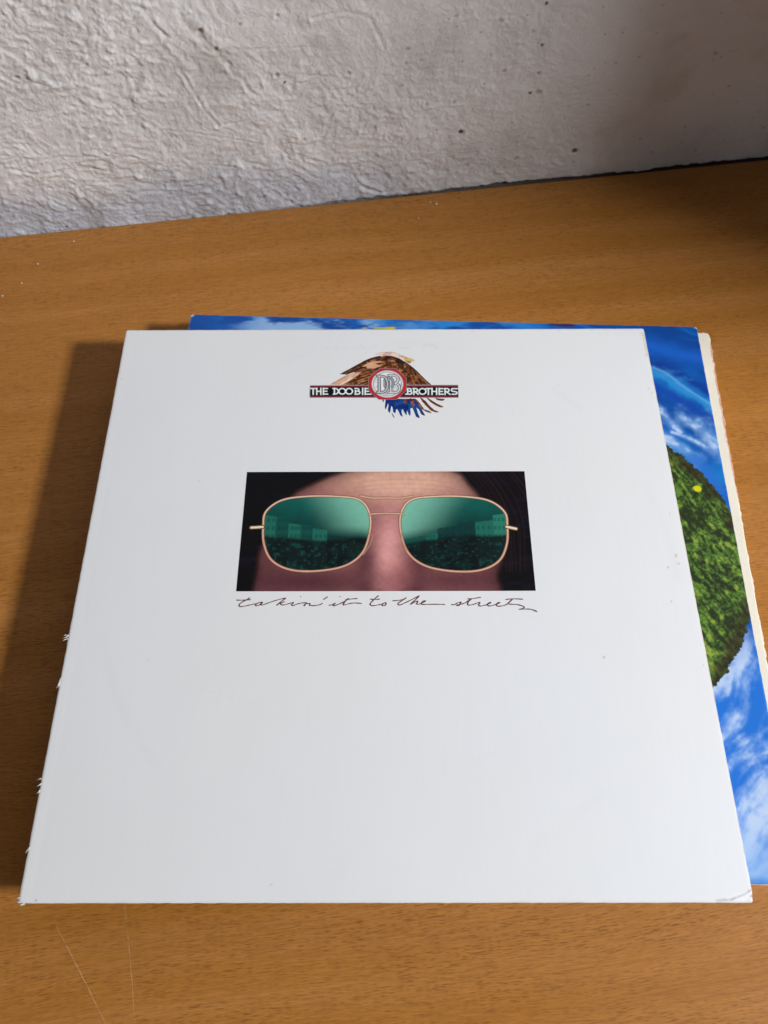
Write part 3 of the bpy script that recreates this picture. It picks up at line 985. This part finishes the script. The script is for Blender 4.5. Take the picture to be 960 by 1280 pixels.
# strands of hair on the right
for k in range(26):
    x0 = 700 + k * 9 + rs.uniform(-6, 6)
    P.stroke(smooth(Q([(x0, 10), (x0 + 60 + rs.uniform(-8, 8), 90), (x0 + 95, 180), (x0 + 110 + rs.uniform(-15, 15), 320)]), False, 4), 0.00035, ink(52, 30, 34), 0.0006, rs.uniform(.15, .5))
gold = ink(198, 152, 128); gold_d = ink(84, 54, 46); gold_l = ink(235, 200, 165)


def lens(cx, mirror, seed):
    sgn = -1 if mirror else 1
    base = [(-160, -18), (-152, -62), (-105, -96), (-30, -108), (60, -108), (128, -98), (158, -60), (160, -5), (138, 60), (85, 100), (0, 116), (-80, 112), (-135, 84), (-158, 35)]
    out = smooth(Q([(cx + sgn * x, 204 + y) for x, y in base]), True, 8)
    mk = P.poly_mask(out)
    yy0 = k24(0, 316)[1]; yy1 = k24(0, 92)[1]
    t = (Y - yy0) / (yy1 - yy0)
    xx = (X - k24(cx, 204)[0]) / 0.068 * sgn
    c = np.empty(X.shape + (3,)); c[:] = ink(2, 16, 18)
    hz = 0.40 + 0.05 * fbm(X * 60, Y * 0, seed, 3) - 0.10 * xx
    c = lay(c, sstep(hz - 0.02, hz + 0.06, t), ink(4, 54, 50))
    c = lay(c, sstep(hz + 0.10, 1.0, t + 0.10 * fbm(X * 90, Y * 90, seed + 2, 3)), ink(10, 82, 74))
    c = lay(c, sstep(-0.05, 0.45, xx + 0.4 * (t - 0.6)) * sstep(hz, hz + .2, t) * 0.95, ink(112, 172, 150))
    # a made-up row of houses against the sky, pale walls with dark openings, soft clutter below
    rr_ = random.Random(seed)
    xq = -0.58
    while xq < 0.60:
        wq = rr_.uniform(0.09, 0.17)
        hq = hz.mean() + 0.40 - 0.42 * abs(xq + 0.58) + rr_.uniform(-0.05, 0.06)
        slope = 0.25 * (xx - xq)
        ins_ = sstep(xq, xq + .008, xx) * (1 - sstep(xq + wq, xq + wq + .008, xx)) * (1 - sstep(hq - slope, hq - slope + .018, t))
        wall_c = ink(*rr_.choice(((42, 124, 102), (12, 74, 66), (30, 104, 88), (6, 46, 46))))
        c = lay(c, ins_ * .7, wall_c)
        for a_ in range(3):
            for b2 in range(4):
                wx0 = xq + wq * (0.18 + 0.30 * a_); wt0 = hz.mean() + 0.05 + 0.11 * b2
                wi = sstep(wx0, wx0 + .006, xx) * (1 - sstep(wx0 + .022, wx0 + .028, xx)) * sstep(wt0, wt0 + .01, t) * (1 - sstep(wt0 + .05, wt0 + .06, t))
                c = lay(c, wi * ins_ * .38, ink(4, 34, 34))
        xq += wq
    low_ = 1 - sstep(hz - .03, hz + .02, t)
    c = lay(c, low_ * .95, ink(2, 14, 16))
    c = lay(c, sstep(-0.05, 0.5, fbm(X * 230, Y * 330, seed + 4, 4)) * low_ * .35, ink(6, 50, 48))
    c = lay(c, sstep(0.22, 0.5, fbm(X * 560, Y * 760, seed + 5, 3)) * (1 - sstep(hz - .05, hz + .02, t)) * .16, ink(40, 116, 108))
    P.put(mk, c)
    d = seg_dist(X, Y, out, True)
    P.put(np.clip(0.5 + (0.00078 - d) / P.aa, 0, 1), gold_d)
    P.put(np.clip(0.5 + (0.00048 - d) / P.aa, 0, 1), gold)
    P.put(np.clip(0.5 + (0.00016 - d) / P.aa, 0, 1) * sstep(0.3, 0.9, t), gold_l)
    return out


lens(268, False, 301)
lens(680, True, 331)
for yy, w in ((101, .0010), (148, .0009)):
    br = smooth(Q([(400 if yy < 120 else 426, yy - 6 if yy < 120 else yy + 3), (440, yy), (480, yy - 1), (520, yy), (556 if yy < 120 else 528, yy - 6 if yy < 120 else yy + 3)]), False, 5)
    P.stroke(br, w + .0005, gold_d); P.stroke(br, w, gold)
for pts in ([(72, 190), (106, 188)], [(838, 186), (866, 192)]):
    P.stroke(Q(pts), .0024, gold_d); P.stroke(Q(pts), .0013, gold_l)
for pts in ([(425, 208), (436, 214), (428, 240), (408, 270)], [(522, 208), (524, 230), (540, 258)]):
    P.stroke(smooth(Q(pts), False, 4), .0008, ink(160, 120, 100), None, .7)
P.c *= (1 + 0.05 * n2)[..., None]
sheet('cover_picture', X, Y, white_z(X, Y) + 0.00006, MAT_PHOTO, white, np.clip(P.c, 0.002, .85))

# ------------------------------------------------------------------ the emblem
x0, y1 = M(384, 432); x1, y0 = M(580, 526)
x1 = 0.2040; x0 = 0.1115; y0 = 0.2475; y1 = 0.3005
X, Y = rect_grid(x0, x1, y0, y1, 640, 370)
E_ = Ink(X, Y, (0.775, 0.785, 0.785))
A5 = lambda pts: [M(380 + x / 8.727, 430 + y / 8.727) for x, y in pts]
A6 = lambda pts: [M(480 + x / 8.727, 430 + y / 8.727) for x, y in pts]
U = 0.000056          # metres per traced unit
nb = fbm(X * 330, Y * 330, 401, 4, 0.6); nb2 = fbm(X * 160 + Y * 60, Y * 420 - X * 200, 402, 3, 0.6)
# blue tail feathers
blue_pts = [(28, 590), (22, 640), (18, 690), (30, 715), (42, 680), (55, 645), (58, 660), (50, 720), (68, 750), (80, 735), (90, 672), (104, 690), (108, 735), (135, 757), (142, 712), (152, 705), (170, 735), (185, 772), (212, 790), (216, 780), (204, 745), (205, 710), (216, 712), (235, 750), (250, 772), (258, 765), (262, 722), (278, 765), (298, 782), (302, 745), (300, 700), (318, 690), (338, 735), (358, 788), (395, 806), (401, 795), (380, 745), (366, 690), (388, 708), (415, 762), (455, 780), (458, 768), (425, 710), (392, 645), (345, 590)]
b_m = E_.poly_mask(A6(blue_pts))
bc = lay(lay(np.broadcast_to(ink(14, 40, 104), X.shape + (3,)), sstep(-.1, .5, nb2), ink(14, 70, 132)), sstep(0.25, 0.6, nb), ink(10, 24, 80))
E_.put(b_m, bc)
E_.poly(A6([(90, 738), (100, 745), (130, 800), (118, 802), (100, 775)]), ink(20, 70, 140))
E_.poly(A5([(862, 600), (885, 600), (878, 632), (868, 625)]), ink(60, 60, 70))
# brown feathers fanned under the banner on the right
for pts in ([(560, 580), (670, 592), (672, 606), (640, 616), (590, 606)],
            [(490, 580), (540, 612), (600, 648), (656, 672), (658, 682), (625, 688), (570, 664), (515, 628), (470, 580)],
            [(420, 580), (470, 620), (510, 668), (560, 712), (622, 736), (575, 742), (520, 722), (465, 668), (430, 628), (400, 580)],
            [(340, 580), (380, 610), (420, 660), (450, 705), (500, 720), (533, 742), (525, 750), (470, 735), (420, 705), (385, 655), (360, 612)],
            [(290, 580), (335, 600), (345, 650), (335, 682), (318, 670), (300, 630)],
            [(222, 590), (262, 590), (258, 640), (240, 642), (226, 622)]):
    mk = E_.poly_mask(A6(pts))
    E_.put(mk, lay(lay(np.broadcast_to(ink(98, 50, 32), X.shape + (3,)), sstep(-.1, .5, nb2), ink(150, 90, 62)), sstep(0.1, 0.5, nb), ink(48, 24, 20)))
# wings and back
back = A5([(395, 325), (440, 300), (500, 268), (560, 235), (620, 202), (680, 170), (740, 146), (800, 128), (860, 118), (960, 122)]) + A6([(110, 128), (180, 150), (240, 185), (300, 225), (360, 275), (420, 335), (470, 385), (532, 440), (400, 445), (0, 445)]) + A5([(700, 445), (400, 445), (470, 410), (560, 340), (600, 306), (560, 300), (480, 330)])
mk = E_.poly_mask(back)
bc = np.broadcast_to(ink(78, 40, 24), X.shape + (3,))
ccx, ccy = M(486, 480)
rad = np.hypot(X - ccx, (Y - ccy)); ang = np.arctan2(Y - ccy, X - ccx)
ray = fbm(ang * 16, rad * 260, 404, 4, 0.6)
bc = lay(bc, sstep(0.0, 0.5, ray), ink(150, 92, 48))
bc = lay(bc, sstep(0.05, 0.5, nb) * .8, ink(196, 136, 84))
bc = lay(bc, sstep(-0.05, -0.4, ray) * 0 + sstep(0.0, 0.35, -nb2) * .9, ink(28, 13, 10))
outer = seg_dist(X, Y, back, True)
bc = lay(bc, (1 - sstep(0.0008, 0.0030, outer)) * (Y > M(480, 478)[1]) * .8, ink(44, 24, 20))
E_.put(mk, bc)
E_.poly(A5([(640, 240), (720, 195), (790, 185), (850, 178), (870, 195), (800, 215), (845, 235), (780, 262), (700, 262), (690, 240)]), ink(205, 160, 128), 0.0004, .85)
E_.poly(A5([(780, 205), (850, 192), (880, 205), (830, 222)]), ink(60, 30, 26), 0.0003, .8)
E_.poly(A5([(560, 300), (640, 262), (740, 262), (650, 300), (600, 340), (480, 430), (430, 440)]), ink(122, 66, 44), 0.0004, .9)
for y0_ in (300, 330, 360, 390, 418):
    E_.stroke(A5([(720, y0_ - 20), (620, y0_ + 12), (540, y0_ + 34 if y0_ < 400 else y0_ + 20)]), 9 * U, ink(60, 24, 20), None, .7)
    E_.stroke(A5([(720, y0_ - 6), (630, y0_ + 24)]), 7 * U, ink(190, 132, 84), None, .6)
for (xa, ya, xb, yb) in ((360, 300, 440, 400), (400, 330, 480, 430), (320, 300, 400, 430), (300, 320, 340, 430), (430, 370, 500, 436)):
    E_.stroke(A6([(xa, ya), (xb, yb)]), 8 * U, ink(176, 112, 70), None, .55)
# tan lower wing feather
tan = A5([(290, 440), (340, 405), (400, 372), (465, 335), (520, 318), (640, 296), (600, 335), (540, 375), (480, 412), (430, 440)])
E_.poly(tan, lay(np.broadcast_to(ink(196, 152, 124), X.shape + (3,)), sstep(0.0, .5, nb2), ink(222, 190, 168)))
E_.stroke(A5([(300, 437), (400, 385), (470, 345)]), 8 * U, ink(120, 80, 64), None, .6)
E_.stroke(A5([(395, 325), (560, 300), (620, 300)]), 7 * U, ink(60, 34, 30), None, .5)
# pale neck and head, yellow beak
head = A5([(785, 108), (812, 98), (845, 84), (900, 80), (960, 79)]) + A6([(100, 80), (150, 90), (200, 110), (250, 130), (300, 146), (320, 160), (300, 190), (265, 196), (225, 180), (180, 152), (110, 128), (60, 120), (0, 122)]) + A5([(900, 124), (850, 132), (835, 112)])
E_.poly(head, lay(np.broadcast_to(ink(214, 190, 176), X.shape + (3,)), sstep(0.0, .5, nb), ink(186, 150, 138)))
E_.stroke(A5([(785, 108), (812, 98), (845, 84), (960, 79)]) + A6([(100, 80), (150, 90), (200, 110), (250, 130)]), 5 * U, ink(110, 92, 84), None, .6)
E_.poly(A6([(225, 150), (280, 142), (330, 155), (346, 172), (342, 188), (318, 178), (300, 200), (275, 200), (240, 180)]), ink(196, 166, 92))
E_.poly(A6([(240, 172), (300, 178), (318, 182), (300, 206), (270, 206)]), ink(130, 112, 100), None, .8)
E_.stroke(A6([(205, 125), (235, 140), (262, 150)]), 9 * U, ink(70, 50, 40), None, .8)
# banner
ban = A5([(72, 444)]) + A6([(822, 436), (826, 582)]) + A5([(68, 584)])
E_.poly(ban, ink(150, 146, 148))
E_.poly(A5([(80, 450)]) + A6([(816, 443), (820, 576)]) + A5([(76, 577)]), ink(110, 40, 48))
E_.poly(A5([(78, 470)]) + A6([(817, 464), (819, 556)]) + A5([(77, 560)]), ink(6, 8, 14))
for ya, yb in ((464, 459), (566, 562)):
    E_.stroke(A5([(80, ya)]) + A6([(816, yb)]), 5 * U, ink(60, 26, 34))
LW = 15.5 * U
LC = ink(206, 222, 232)


def arc(cx, cy, rx, ry, a0, a1, n=14):
    return [(cx + rx * math.cos(R(a0 + (a1 - a0) * i / n)), cy + ry * math.sin(R(a0 + (a1 - a0) * i / n))) for i in range(n + 1)]


def letters(conv, strokes, w=LW):
    for s in strokes:
        E_.stroke(conv(s), w, LC)


t, b_ = 481, 542
letters(A5, [[(84, t), (136, t)], [(110, t), (110, b_ + 4)],
             [(150, t - 4), (150, b_ + 4)], [(194, t - 4), (194, b_ + 4)], [(150, 511), (194, 511)],
             [(222, t - 4), (222, b_ + 4)], [(222, t), (266, t)], [(222, 511), (260, 511)], [(222, b_), (268, b_)],
             [(342, t - 2), (342, b_ + 2)], [(326, t), (350, t)] + arc(352, 511, 32, 30, -90, 90) + [(330, b_)],
             arc(427, 511, 36, 31, 0, 360, 24), arc(503, 511, 36, 31, 0, 360, 24),
             [(566, t), (592, t)] + arc(594, 496, 15, 14, -90, 90, 8) + [(582, 510)], [(582, 510), (600, 510)] + arc(602, 526, 17, 16, -90, 90, 8) + [(566, b_)], [(572, 500), (572, 540)],
             [(650, t - 4), (650, b_ + 4)],
             [(678, t - 4), (678, b_ + 4)], [(678, t), (722, t)], [(678, 511), (714, 511)], [(678, b_), (740, b_)]])
t, b_ = 480, 541
letters(A6, [[(262, t), (290, t)] + arc(292, 495, 14, 14, -90, 90, 8) + [(272, 510)], [(272, 510), (298, 510)] + arc(298, 526, 16, 15, -90, 90, 8) + [(246, b_)], [(268, 490), (268, 538)],
             [(336, t - 2), (336, b_ + 4)], [(326, t), (356, t)] + arc(358, 497, 17, 17, -90, 90, 8) + [(346, 514), (384, b_ + 2)],
             arc(430, 511, 38, 31, 0, 360, 24),
             [(468, t), (520, t)], [(494, t), (494, b_ + 4)],
             [(534, t - 4), (534, b_ + 4)], [(584, t - 4), (584, b_ + 4)], [(534, 511), (584, 511)],
             [(612, t - 4), (612, b_ + 4)], [(612, t), (652, t)], [(612, 511), (648, 511)], [(612, b_), (656, b_)],
             [(676, t - 2), (676, b_ + 4)], [(668, t), (700, t)] + arc(702, 497, 17, 17, -90, 90, 8) + [(690, 514), (730, b_ + 2)],
             [(812, t), (758, t)] + arc(758, 494, 12, 14, -90, -270, 8) + [(788, 514)] + arc(790, 527, 16, 14, -90, 90, 8) + [(752, b_)]])
# octagonal medallion
octo = [(-40, 258), (142, 258), (258, 362), (258, 500), (150, 602), (-48, 604), (-162, 504), (-162, 362)]


def scl(pts, k, cx=48, cy=431):
    return [(cx + (x - cx) * k, cy + (y - cy) * k) for x, y in pts]


E_.poly(A6(octo), ink(120, 108, 108))
E_.poly(A6(scl(octo, .965)), ink(168, 36, 44))
E_.poly(A6(arc(48, 431, 176, 151, 0, 360, 40)[:-1]), ink(150, 140, 140))
E_.poly(A6(arc(48, 431, 168, 144, 0, 360, 40)[:-1]), ink(214, 210, 206))
E_.poly(A6(arc(48, 431, 158, 135, 0, 360, 40)[:-1]), ink(128, 126, 128))
E_.poly(A6(arc(48, 431, 150, 128, 0, 360, 40)[:-1]), lay(np.broadcast_to(ink(206, 208, 206), X.shape + (3,)), sstep(0, .5, nb), ink(176, 178, 180)))
for a0 in range(0, 360, 45):
    E_.stroke(A6([(48 + 100 * math.cos(R(a0 + 10)), 431 + 88 * math.sin(R(a0 + 10))), (48 + 148 * math.cos(R(a0 + 10)), 431 + 126 * math.sin(R(a0 + 10)))]), 4 * U, ink(150, 120, 118), None, .6)
Dd = [[(-42, 348), (-42, 520)], [(-62, 345), (-8, 345)] + arc(-8, 434, 58, 88, -90, 90, 14) + [(-62, 523)]]
Bb = [[(62, 335), (120, 335)] + arc(122, 380, 42, 42, -90, 90, 10) + [(100, 424)], [(100, 424), (130, 424)] + arc(132, 476, 48, 50, -90, 90, 10) + [(62, 527)], [(84, 345), (84, 520)]]
Oo = [arc(62, 420, 50, 62, 120, 400, 16)]
for w, c in ((34, ink(84, 84, 90)), (22, ink(150, 152, 156)), (8, ink(208, 208, 208))):
    for s in Bb: E_.stroke(A6(s), w * U, c)
for w, c in ((30, ink(70, 70, 76)), (18, ink(140, 142, 146))):
    for s in Oo: E_.stroke(A6(s), w * U, c)
for w, c in ((36, ink(66, 68, 74)), (22, ink(132, 134, 138)), (7, ink(200, 200, 200))):
    for s in Dd: E_.stroke(A6(s), w * U, c)
E_.poly(A6([(-22, 372), (2, 372), (4, 500), (-22, 500)]), ink(214, 222, 222), None, .9)
sheet('eagle_emblem', X, Y, white_z(X, Y) + 0.00005, MAT_PHOTO, white, np.clip(E_.c, 0.002, .85), keep=E_.a > 0.5)

# ------------------------------------------------------------------ handwriting
MAT_SCRIPT = plain_mat('maroon_ink', (0.135, 0.030, 0.026), 0.5, 900, 0.05, 0.25)
h1 = lambda pts: [M(290 + x / 9.6, 735 + y / 9.6) for x, y in pts]
h2 = lambda pts: [M(380 + x / 9.6, 735 + y / 9.6) for x, y in pts]
h3 = lambda pts: [M(450 + x / 8.0, 735 + y / 8.0) for x, y in pts]
h4 = lambda pts: [M(560 + x / 8.0, 735 + y / 8.0) for x, y in pts]
words = [
    h1([(58, 142), (130, 143), (235, 136)]), h1([(222, 112), (180, 140), (120, 172), (92, 202), (108, 220), (170, 212), (240, 196), (290, 186)]),
    h1([(375, 168), (330, 172), (292, 196), (300, 210), (340, 198), (378, 170), (350, 190), (370, 200), (420, 184), (500, 156), (580, 132), (655, 116)]),
    h1([(655, 116), (610, 150), (540, 206)]), h1([(640, 158), (600, 176), (590, 188), (620, 200), (680, 186), (730, 172), (745, 172), (722, 196), (740, 206), (790, 188), (840, 176), (890, 172), (900, 178), (878, 202)]),
    h2([(20, 204), (5, 208), (26, 186), (40, 180), (78, 184), (72, 196), (90, 205), (140, 206), (200, 194), (232, 176)]),
    h1([(828, 98), (836, 102)]), h2([(292, 100), (240, 134)]),
    h2([(305, 202), (345, 196), (385, 176), (358, 198), (370, 208), (430, 186), (490, 158), (545, 118)]), h2([(435, 96), (442, 100)]),
    h2([(545, 118), (505, 152), (478, 190), (490, 198), (560, 180), (620, 174), (700, 180)]), h2([(505, 134), (580, 126), (648, 120)]),
    h2([(902, 84), (860, 120), (815, 164), (800, 190), (825, 206), (890, 198), (940, 186), (958, 180)]), h2([(800, 128), (860, 130), (918, 127)]),
    h3([(268, 142), (245, 145), (228, 162), (232, 172), (255, 168), (268, 150), (258, 144)]),
    h3([(330, 122), (400, 117), (455, 104)]), h3([(470, 90), (430, 118), (395, 140), (385, 156), (405, 165), (450, 145), (520, 112), (600, 70)]),
    h3([(600, 70), (560, 112), (508, 158)]), h3([(508, 158), (550, 136), (580, 124), (578, 140), (570, 152), (590, 156), (630, 144), (660, 122), (640, 124), (620, 142), (625, 158), (660, 158), (760, 156), (855, 158)]),
    h4([(38, 158), (70, 160), (100, 142), (135, 134), (128, 148), (118, 166), (90, 168), (108, 160), (150, 152), (190, 132), (240, 100)]),
    h4([(200, 102), (260, 98), (335, 84)]), h4([(240, 100), (212, 128), (200, 152), (215, 164), (260, 156), (310, 138), (325, 142), (310, 160), (325, 172), (370, 166), (430, 142), (420, 138), (400, 158), (415, 172), (460, 164), (520, 142), (508, 138), (488, 158), (505, 174), (560, 168), (600, 150), (640, 112)]),
    h4([(580, 106), (660, 100), (755, 104)]), h4([(652, 102), (620, 130), (608, 150), (640, 154), (710, 160), (762, 178), (760, 192), (730, 204), (718, 204), (790, 202), (840, 206), (896, 228)]),
]
V, F = [], []
for pts in words:
    P_ = smooth(pts, False, 7) if len(pts) > 2 else list(pts)
    n = len(P_)
    base = len(V)
    for i, p in enumerate(P_):
        a_ = P_[max(0, i - 1)]; c_ = P_[min(n - 1, i + 1)]
        dx, dy = c_[0] - a_[0], c_[1] - a_[1]
        L_ = math.hypot(dx, dy) + 1e-12
        ang_ = math.atan2(dy, dx)
        w = 0.00022 + 0.00013 * abs(math.sin(ang_ - 0.3)) + 0.00004 * math.sin(i * 0.7)
        if len(P_) <= 2 and L_ < 0.002: w = 0.0003
        nx_, ny_ = -dy / L_ * w, dx / L_ * w
        for s in (1, -1):
            x_, y_ = p[0] + s * nx_, p[1] + s * ny_
            V.append((x_, y_, float(white_z(np.array([x_]), np.array([y_]))[0]) + 0.00005 + 0.000004 * (base % 7)))
        if i: F.append((base + 2 * i - 2, base + 2 * i - 1, base + 2 * i + 1, base + 2 * i))
np_mesh('title_script', V, F, MAT_SCRIPT, white)

# ------------------------------------------------------------------ unseen cabinet added at the right to shade the wall and desk
MAT_CAB = wood_mat('dark_beech_side', 0.45)
cab = empty('added_shade_cabinet', (0, 0, 0), 0)
cab.location = WALL_O
cab.rotation_euler = (0, 0, WALL_A)
tag(cab, 'unseen brown cabinet added beyond the right edge to shade the wall and desk', 'cabinet')


def box(name, x0, x1, y0, y1, z0, z1, mat, parent, e=0.0015):
    xs = np.array([x0, x0 + e, x1 - e, x1]); ys = np.array([y0, y0 + e, y1 - e, y1])
    X, Y = np.meshgrid(xs, ys)
    Zt = np.full(X.shape, z1); Zt[0, :] = Zt[-1, :] = z1 - e; Zt[:, 0] = Zt[:, -1] = z1 - e
    o = slab(name, X, Y, Zt, X * 0 + z0, mat, parent)
    for p in o.data.polygons: p.use_smooth = False
    return o


CX = 1.0; CD = 0.478; CH = 0.75
box('side_panel', CX, CX + 0.018, -CD, -0.004, 0.0, CH, MAT_CAB, cab)
box('side_panel', CX + 0.35, CX + 0.368, -CD, -0.004, 0.0, CH, MAT_CAB, cab)
box('top_panel', CX - 0.004, CX + 0.372, -CD - 0.004, -0.004, CH + 0.0005, CH + 0.018, MAT_CAB, cab)
box('door', CX + 0.019, CX + 0.349, -CD - 0.002, -CD + 0.014, 0.004, CH - 0.002, MAT_CAB, cab)
